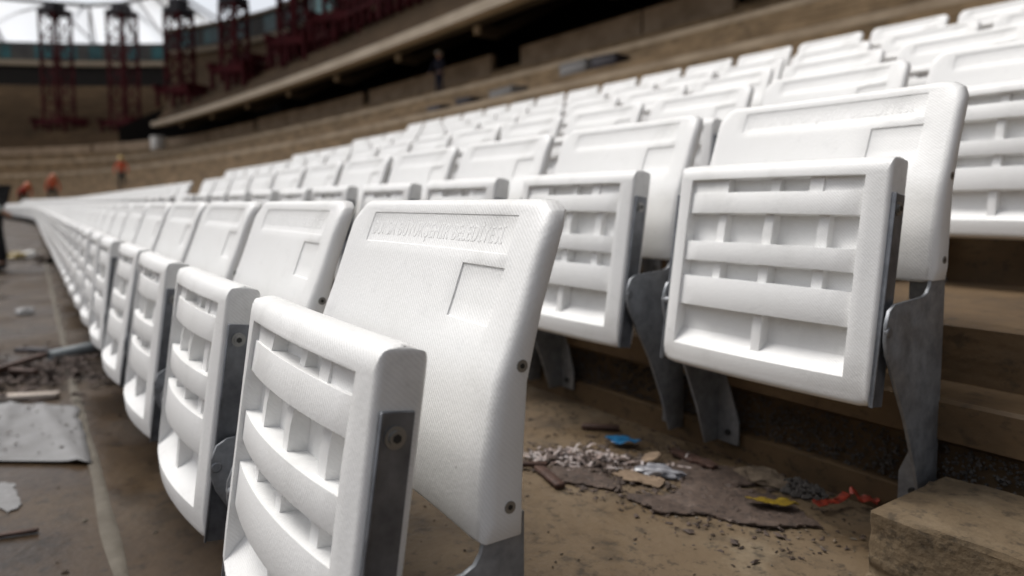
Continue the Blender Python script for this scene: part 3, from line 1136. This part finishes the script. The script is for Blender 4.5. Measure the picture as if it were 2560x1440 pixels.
def person(loc, rz, label, coat, legs, hat, bend=0.0, spread=.1, arms=((.1, .1), (.1, .1)), vest_patch=None):
    """standing 1.75 m figure facing local -y; bend tips the trunk forward about the hips (degrees)"""
    P = empty('person', loc, rz)
    tag(P, label, 'person', None)
    rot = Matrix.Rotation(R(bend), 3, 'X')
    hip = Vector((0, 0, .92))

    def T(x, y, z):
        return tuple(hip + rot @ (Vector((x, y, z)) - hip))
    pelvis = tuple(hip)
    chest, neck0, neck, head, crown = T(0, 0, 1.28), T(0, 0, 1.44), T(0, -.01, 1.50), T(0, -.03, 1.60), T(0, -.02, 1.70)
    armc = []
    for s, (fw, out) in zip((-1, 1), arms):
        sh = T(s * .19, 0, 1.42)
        el = T(s * (.22 + out), -fw, 1.14)
        wr = T(s * (.22 + out * .8), -fw * 2.2 - .04, .90)
        hd = T(s * (.22 + out * .7), -fw * 2.5 - .06, .80)
        armc.append((sh, el, wr, hd))
    legc = []
    for s in (-1, 1):
        hp = (s * .09, 0, .86)
        kn = (s * (.10 + spread * .5), -.03, .48)
        an = (s * (.10 + spread), .02, .08)
        to = (s * (.11 + spread), -.15, .03)
        legc.append((hp, kn, an, to))
    ch = [[(pelvis, .10), (chest, .11), (neck0, .07), (neck, .05), (head, .085), (crown, .07)]]
    for sh, el, wr, hd in armc:
        ch.append([(neck0, .07), (sh, .05), (el, .036), (wr, .026), (hd, .032)])
    for hp, kn, an, to in legc:
        ch.append([(pelvis, .10), (hp, .075), (kn, .05), (an, .035), (to, .03)])
    obj('body', skin_mesh('body', ch, M['skin']), P)
    ch = [[(pelvis, .135), (chest, .155), (neck0, .085)]]
    for sh, el, wr, hd in armc:
        ch.append([(neck0, .085), (sh, .07), (el, .055), (wr, .042)])
    obj('jacket', skin_mesh('jacket', ch, coat), P)
    ch = []
    for hp, kn, an, to in legc:
        ch.append([(pelvis, .13), (hp, .10), (kn, .075), (an, .06)])
    obj('trousers', skin_mesh('trousers', ch, legs), P)
    for hp, kn, an, to in legc:
        obj('boot', skin_mesh('boot', [[((an[0], an[1], .10), .05), ((an[0], an[1] + .01, .05), .05), (to, .042)]], M['black_cloth']), P)
    if hat:
        bm = bmesh.new()
        bmesh.ops.create_uvsphere(bm, u_segments=16, v_segments=10, radius=.145)
        bmesh.ops.delete(bm, geom=[v for v in bm.verts if v.co.z < -.02], context='VERTS')
        for v in bm.verts:
            if v.co.z < .02:
                v.co.x *= 1.15
                v.co.y *= 1.2
            v.co.y *= 1.12
        me = bpy.data.meshes.new('helmet')
        bm.to_mesh(me)
        bm.free()
        me.materials.append(hat)
        me.shade_smooth()
        hm = obj('helmet', me, P)
        hm.location = Vector(T(0, -.03, 1.66))
        hm.rotation_euler = (R(bend), 0, 0)
    if vest_patch:
        a = T(0, .17, 1.2)
        obj('white_patch', MB().box(a, (.26, .03, .3), rot).me('white_patch', vest_patch), P)
    return P


def tread_z(L):
    for n in range(len(RIS)):
        if L < RIS[n]:
            return TRZ[n]
    return TRZ[-1]


def stand(t, L, rz, *a, **k):
    p = at(t, L, tread_z(L))
    return person(p, rz, *a, **k)


stand(25.4, 14.2, R(20), 'person in dark navy clothes and white helmet standing before the parapet wall', M['navy'], M['navy'], M['hat_white'], spread=.03)
stand(43.0, 5.6, R(70), 'person in orange vest and yellow helmet standing upright behind the second row', M['orange'], M['grey_cloth'], M['hat_yellow'], spread=.04, arms=((.05, .1), (.08, .12)))
stand(44.5, 2.75, R(95), 'person in orange bending forward with a white patch, left of the upright one', M['orange'], M['grey_cloth'], M['hat_orange'], bend=40, arms=((.12, .08), (.12, .08)), vest_patch=M['bag'])
stand(46.0, 1.75, R(110), 'person in red vest crouched over behind the far end of the seats', M['redvest'], M['black_cloth'], M['hat_orange'], bend=58)
stand(52.0, 1.6, R(80), 'person in dark orange at the left edge of the photo', M['redvest'], M['black_cloth'], None, bend=65)
person(at(9.9, -.31, TRZ[0]), R(20), 'person in black trousers and pale shirt, cut off by the left edge', M['pale_cloth'], M['black_cloth'], None, bend=85, spread=.05, arms=((.1, .05), (.1, .05)))


# ------------------------------------------------------------------ things lying about on the terraces
def prop_box(name, t, L, s, m, label, cat, rz=0, lid=None, parts=True):
    c = at(t, L, tread_z(L))
    o = empty(name, c, math.atan(doff(t)) + rz)
    tag(o, label, cat)
    me = bevelled(MB().box((0, 0, s[2] * .45), (s[0], s[1], s[2] * .9)).me('body', m), .015, 1)
    obj('body', me, o)
    obj('lid', bevelled(MB().box((0, 0, s[2] * .95), (s[0] * 1.06, s[1] * 1.06, s[2] * .1)).me('lid', lid or m), .01, 1), o)
    return o


prop_box('storage_box', 13.9, 11.6, (1.0, .5, .42), M['crate'], 'grey box on the bare terrace above the top seats', 'box')
prop_box('storage_box', 12.7, 11.5, (.7, .5, .36), M['head'], 'black box beside the grey box on the bare terrace', 'box', .2)
prop_box('storage_box', 15.6, 10.6, (1.2, .5, .28), M['crate'], 'low grey box left of the black and grey boxes', 'box', -.1)
prop_box('storage_box', 17.6, 10.6, (.6, .45, .28), M['head'], 'small black box on the bare terrace below the navy worker', 'box', .3)
prop_box('storage_box', 19.3, 10.6, (.8, .4, .25), M['head'], 'flat black box leftmost on the bare terrace above the seats', 'box')
prop_box('white_crate', 69.5, 14.9, (1.0, .8, 1.2), M['bag'], 'pale upright crate at the far end of the parapet', 'crate')


def ragged(name, pts, z, m, label, cat, thick=.004, curl=.006, res=14, seed=0, kind=None):
    """a torn flat piece: outline, lifted unevenly, with real thickness"""
    bm = bmesh.new()
    n = len(pts)
    outl = []
    for i in range(n):
        a, b = Vector(pts[i]), Vector(pts[(i + 1) % n])
        d = (b - a)
        for q in range(res):
            p = a + d * q / res
            nn = noise.noise((p.x * 40 + seed, p.y * 40, 0))
            nn += .6 * noise.noise((p.x * 130 + seed, p.y * 130, 2))
            outl.append(p + Vector((-d.y, d.x)).normalized() * nn * .010)
    vs = [bm.verts.new((p.x, p.y, 0)) for p in outl]
    f = bm.faces.new(vs)
    bmesh.ops.triangulate(bm, faces=[f])
    bmesh.ops.subdivide_edges(bm, edges=[e for e in bm.edges if e.calc_length() > .03], cuts=2)
    bmesh.ops.triangulate(bm, faces=bm.faces)
    for v in bm.verts:
        v.co.z = z + thick + curl * (.8 + noise.noise((v.co.x * 16 + seed, v.co.y * 16, 3)) + .5 * noise.noise((v.co.x * 50, v.co.y * 50, seed)))
    bmesh.ops.recalc_face_normals(bm, faces=bm.faces)
    me = bpy.data.meshes.new(name)
    bm.to_mesh(me)
    bm.free()
    if me.polygons and sum(p.normal.z for p in me.polygons) < 0:
        me.flip_normals()
    me.materials.append(m)
    o = bpy.data.objects.new(name, me)
    COL.objects.link(o)
    so = o.modifiers.new('solid', 'SOLIDIFY')
    so.thickness = thick
    so.offset = -1
    return tag(o, label, cat, None, kind)


FZ = TRZ[1]
ragged('cardboard_sheet', [(-.945, .90), (-.86, .905), (-.80, .965), (-.715, 1.005), (-.66, 1.085), (-.70, 1.10), (-.76, 1.135), (-.86, 1.10), (-.93, 1.06), (-.90, .985)], FZ, M['board'], 'large torn sheet of wet brown cardboard on the concrete step', 'cardboard', .003, .0045, seed=1)
ragged('cardboard_sheet', [(-1.00, 1.06), (-.93, 1.06), (-.85, 1.11), (-.84, 1.16), (-.93, 1.18), (-1.01, 1.14)], FZ, M['board'], 'dark damp cardboard against the riser behind the clear wrapper', 'cardboard', .003, .004, seed=5)
ragged('cardboard_sheet', [(-1.13, .84), (-1.05, .86), (-.975, .905), (-.99, .935), (-1.08, .925), (-1.13, .895)], FZ, M['board'], 'strip of brown cardboard in front of the paper shreds', 'cardboard', .003, .004, seed=9)
ragged('paper_scrap', [(-.99, .955), (-.93, .985), (-.955, 1.02), (-1.03, .99), (-1.03, .95)], FZ + .002, M['disc'], 'tan paper scrap between the cardboard pieces', 'paper scrap', .002, .004, seed=12)
ragged('blue_wrapper', [(-1.185, 1.075), (-1.15, 1.07), (-1.115, 1.095), (-1.12, 1.125), (-1.17, 1.12)], FZ + .004, M['bluefilm'], 'bright blue plastic wrapper by the paper shreds', 'wrapper', .0015, .016, seed=3)
ragged('yellow_wrapper', [(-.792, 1.055), (-.765, 1.05), (-.725, 1.08), (-.715, 1.105), (-.745, 1.105), (-.775, 1.085)], FZ + .012, M['yellow'], 'yellow plastic wrapper lying on the large cardboard sheet', 'wrapper', .0015, .009, seed=8)
ragged('red_ribbon', [(-.705, 1.135), (-.693, 1.13), (-.690, 1.17), (-.684, 1.215), (-.697, 1.215), (-.70, 1.175)], FZ + .004, M['redfilm'], 'thin piece of orange red tape left of the other, by the step block', 'tape', .0015, .014, seed=15)
ragged('red_ribbon', [(-.680, 1.205), (-.662, 1.20), (-.645, 1.225), (-.650, 1.238), (-.67, 1.235), (-.685, 1.225)], FZ + .004, M['redfilm'], 'crumpled orange red tape against the foot of the step block', 'tape', .0015, .03, seed=22)
ragged('wood_splinter', [(-1.055, 1.135), (-.99, 1.13), (-.935, 1.135), (-.935, 1.155), (-1.0, 1.165), (-1.05, 1.155)], FZ, M['wood'], 'dark red brown splinter of wood near the riser', 'wood piece', .006, .008, seed=31)


def stick(name, a, b, w, h, m, label, cat, z):
    a, b = Vector((*a, z + h / 2 + .002)), Vector((*b, z + h / 2 + .003))
    d = b - a
    q = d.to_track_quat('X', 'Z').to_matrix()
    me = bevelled(MB().box((a + b) / 2, (d.length, w, h), q).me(name, m), min(w, h) * .2, 1)
    o = obj(name, me)
    return tag(o, label, cat)


stick('wood_stick', (-1.30, 1.10), (-1.235, 1.162), .018, .012, M['wood'], 'brown stick lying behind the paper shreds', 'stick', FZ)
stick('wood_stick', (-1.145, .853), (-1.04, .828), .022, .010, M['wood'], 'flat brown stick in front of the paper shreds', 'stick', FZ)
stick('wood_stick', (-1.20, .79), (-1.135, .868), .012, .010, M['wood'], 'thin brown stick beside the near backrest', 'stick', FZ + .004)
# tan lid and clear wrapper
bm = bmesh.new()
bmesh.ops.create_cone(bm, segments=20, radius1=.022, radius2=.021, depth=.007, cap_ends=True)
bmesh.ops.bevel(bm, geom=[e for e in bm.edges if e.calc_face_angle(0) > .8], offset=.0015, segments=2, affect='EDGES')
me = bpy.data.meshes.new('lid')
bm.to_mesh(me)
bm.free()
me.materials.append(M['disc'])
o = obj('lid', me, None, (-1.035, 1.065, FZ + .016))
o.rotation_euler = (R(18), R(-12), 0)
tag(o, 'round tan lid lying tilted beyond the clear wrapper', 'lid')


def crumple(name, c, size, m, label, cat, seed, amp=.5, sub=3, flat=.5):
    bm = bmesh.new()
    bmesh.ops.create_icosphere(bm, subdivisions=sub, radius=1)
    for v in bm.verts:
        p = v.co.copy()
        d = 1 + amp * (noise.noise(p * 1.7 + Vector((seed, 0, 0))) + .6 * abs(noise.noise(p * 4 + Vector((0, seed, 0)))))
        v.co = Vector((p.x * d * size[0], p.y * d * size[1], max(-.3, p.z) * d * size[2] * flat))
    me = bpy.data.meshes.new(name)
    bm.to_mesh(me)
    bm.free()
    me.materials.append(m)
    o = obj(name, me, None, c)
    return tag(o, label, cat)


o = crumple('clear_wrapper', (-.985, 1.035, FZ + .008), (.040, .018, .022), M['clear'], 'crumpled clear plastic wrapper on the step', 'wrapper', 4, .6)
o.rotation_euler = (0, 0, .5)
crumple('rag', (-.845, 1.185, FZ + .008), (.045, .03, .03), M['rag'], 'brown rag heaped against the riser', 'rag', 11, .7)
# clump of gravel
mb = MB()
for i in range(170):
    a, r = random.random() * 6.28, random.random() ** .6 * .045
    c = Vector((-.775 + r * math.cos(a) * 1.1, 1.20 + r * math.sin(a) * .8, FZ + .004 + max(0, .024 * (1 - r / .045)) * random.random()))
    s = random.uniform(.003, .008)
    pts = [c + Vector(d) * s * random.uniform(.7, 1.3) for d in ((1, 0, 0), (-1, 0, 0), (0, 1, 0), (0, -1, 0), (0, 0, 1), (0, 0, -1))]
    mb.add(pts, [(0, 2, 4), (2, 1, 4), (1, 3, 4), (3, 0, 4), (2, 0, 5), (1, 2, 5), (3, 1, 5), (0, 3, 5)])
tag(mb.build('gravel_heap', M['gravel']), 'small heap of dark gravel by the riser', 'gravel', kind='stuff')
# heap of shredded paper: curls
mb = MB()
MBD = MB()
for i in range(430):
    u = random.gauss(0, .62)
    cx, cy = -1.125 + u * .075 + random.gauss(0, .024), .965 + u * .08 + random.gauss(0, .026)
    cz = FZ + random.uniform(.001, .018) * random.random()
    a = random.random() * 6.28
    l, w = random.uniform(.006, .032), random.uniform(.002, .008)
    up = random.uniform(-.4, 1)
    pts = []
    for q in range(4):
        s = q / 3 - .5
        x = math.cos(a) * s * l
        y = math.sin(a) * s * l
        z = up * l * (.25 - s * s) * 1.6
        nx, ny = -math.sin(a) * w / 2, math.cos(a) * w / 2
        for e in (-1, 1):
            for dz in (0, .0007):
                pts.append((cx + x + nx * e, cy + y + ny * e, max(FZ + .001, cz + z) + dz))
    fs = []
    for q in range(3):
        b0, b1 = q * 4, q * 4 + 4
        fs += [(b0, b0 + 2, b1 + 2, b1), (b0 + 1, b1 + 1, b1 + 3, b0 + 3), (b0, b1, b1 + 1, b0 + 1), (b0 + 2, b0 + 3, b1 + 3, b1 + 2)]
    (MBD if i % 3 == 0 else mb).add(pts, fs)
tag(MBD.build('paper_shreds', M['board']), 'dark muddy shreds among the pale curled paper', 'paper shreds', kind='stuff')
tag(mb.build('paper_shreds', M['paperbits']), 'heap of pale curled paper shreds between the first two rows', 'paper shreds', kind='stuff')


def crumbs(name, n, fn, m, smin, smax, label):
    mb = MB()
    for i in range(n):
        c = Vector(fn())
        s = random.uniform(smin, smax) * random.uniform(.5, 1)
        a = random.random() * 3
        st = random.uniform(.7, 1.6)
        pts = []
        sk = random.uniform(-.7, .7)
        for d in ((st, sk, .1), (-st, -sk * .5, .12), (sk, 1, .1), (-sk * .6, -1, .1), (.2, 0, .55), (0, 0, -.2)):
            v = Vector(d) * s * random.uniform(.45, 1.3)
            pts.append(c + Vector((v.x * math.cos(a) - v.y * math.sin(a), v.x * math.sin(a) + v.y * math.cos(a), v.z)))
        mb.add(pts, [(0, 2, 4), (2, 1, 4), (1, 3, 4), (3, 0, 4), (2, 0, 5), (1, 2, 5), (3, 1, 5), (0, 3, 5)])
    return tag(mb.build(name, m), label, 'debris', kind='stuff')


def on_step():
    x = random.uniform(-2.4, .2)
    y = random.uniform(.45, 1.23)
    if random.random() < .6:
        x, y = random.gauss(-1.0, .22), min(1.23, random.gauss(1.07, .1))
    return (x, y, FZ + .001)


crumbs('dirt_crumbs', 1500, on_step, M['dirt'], .0012, .0058, 'dark crumbs of dirt scattered over the second step')
crumbs('concrete_crumbs', 500, on_step, M['mortar'], .0012, .0045, 'pale concrete crumbs scattered over the second step')


def on_mud():
    if random.random() < .7:
        return (random.gauss(-.90, .13), min(1.235, random.gauss(1.05, .08)), FZ + random.uniform(0, .006))
    return (random.gauss(-1.08, .07), random.gauss(.93, .05), FZ + random.uniform(0, .006))


crumbs('mud_flakes', 900, on_mud, M['board'], .002, .011, 'muddy brown flakes spread round the torn cardboard')
crumbs('mud_chips', 260, on_mud, M['rag'], .0015, .006, 'tan chips spread round the torn cardboard')


def on_walk():
    t = random.uniform(1.2, 14)
    return at(t, random.uniform(-.7, .38), TRZ[0] + .001)


crumbs('floor_crumbs', 420, on_walk, M['dirt'], .003, .010, 'dark crumbs scattered over the walkway before the front row')
crumbs('floor_chips', 200, on_walk, M['mortar'], .003, .012, 'pale chips scattered over the walkway before the front row')


def on_heap():
    t = random.gauss(3.75, .25)
    return at(t, random.uniform(-.5, .36), TRZ[0] + random.uniform(0, .03))


crumbs('rubble_heap', 700, on_heap, M['rubble'], .012, .04, 'low heap of brown rubble and broken wood on the walkway')

# pale tarp with folds, lying on the walkway
TZ = TRZ[0]
nx, ny = 60, 44
vs, fs = [], []
for i in range(nx + 1):
    for j in range(ny + 1):
        u, v = i / nx, j / ny
        x = -2.31 - .70 * u - .70 * (1 - v)
        y = -.75 + .885 * v + .01 * noise.noise((u * 6, v * 6, 0))
        f = 0
        for c, s_, k in ((.27, .35, 1.), (.52, .3, .8), (.74, .28, .9), (.92, -.3, .7)):
            d = (v - c) - s_ * (u - .5) * .25
            f += k * .012 * math.exp(-(d / .02) ** 2)
        z = TZ + .004 + f + .004 * (1 + noise.noise((x * 5, y * 5, 1)))
        vs.append((x, y, z))
for i in range(nx):
    for j in range(ny):
        a = i * (ny + 1) + j
        fs.append((a, a + ny + 1, a + ny + 2, a + 1))
o = obj('tarp', mesh('tarp', vs, fs, M['tarp'], 60))
so = o.modifiers.new('solid', 'SOLIDIFY')
so.thickness = .002
tag(o, 'pale grey creased tarp spread on the walkway floor', 'tarp')
crumbs('tarp_dirt', 40, lambda: (random.uniform(-3.1, -2.45), random.uniform(-.1, .12), TZ + .016), M['dirt'], .003, .010, 'dirt crumbs on the pale tarp')
# pipe: an open tube
a, b = Vector((-3.93, .075, TZ + .035)), Vector((-4.1, .42, TZ + .05))
q = (b - a).to_track_quat('Z', 'Y')
vs, fs = [], []
N = 20
for p, r in ((a, .026), (b, .026), (b, .021), (a, .021)):
    for i in range(N):
        t = 6.2832 * i / N
        vs.append(p + q @ Vector((r * math.cos(t), r * math.sin(t), 0)))
for k in range(4):
    for i in range(N):
        fs.append((k * N + i, k * N + (i + 1) % N, ((k + 1) % 4) * N + (i + 1) % N, ((k + 1) % 4) * N + i))
tag(obj('pipe', mesh('pipe', vs, fs, M['pipe'], 40)), 'grey plastic pipe lying on the rubble by the front row', 'pipe')
stick('plank', (-3.30, -.15), (-3.20, .085), .05, .022, M['plank'], 'pale wooden plank lying between the tarp and the rubble', 'plank', TZ)
stick('plank', (-4.34, -.05), (-4.2, .12), .05, .02, M['head'], 'short black batten behind the grey pipe', 'plank', TZ)
stick('plank', (-1.93, -.12), (-1.90, .0), .012, .008, M['wood'], 'thin dark stick alone on the walkway floor', 'stick', TZ)
stick('plank', (-3.75, -.15), (-3.55, .02), .035, .02, M['wood'], 'dark red lath on the rubble heap', 'plank', TZ + .03)
stick('plank', (-3.62, -.12), (-3.85, .06), .03, .02, M['wood'], 'second dark red lath crossing on the rubble heap', 'plank', TZ + .045)
crumple('orange_bag', (-11.4, -.10, TZ + .05), (.14, .12, .12), M['yellow'], 'ochre bag on the far walkway beside the white bag', 'bag', 2)
crumple('white_bag', (-11.75, .05, TZ + .05), (.12, .10, .10), M['bag'], 'white bag on the far walkway', 'bag', 6)
crumple('dark_sack', (-10.9, .29, TZ + .05), (.24, .16, .14), M['dirt'], 'dark sack beside the front row on the far walkway', 'sack', 8)
crumple('white_bag', (-5.8, -.02, TZ + .02), (.06, .05, .05), M['tarp'], 'small pale bag on the walkway behind the black batten', 'bag', 16)
ragged('paper_scrap', [(-2.32, -.12), (-2.2, -.1), (-2.05, -.06), (-2.1, -.03), (-2.28, -.05)], TZ, M['tarp'], 'torn greyish paper flat on the walkway', 'paper scrap', .001, .003, seed=40)
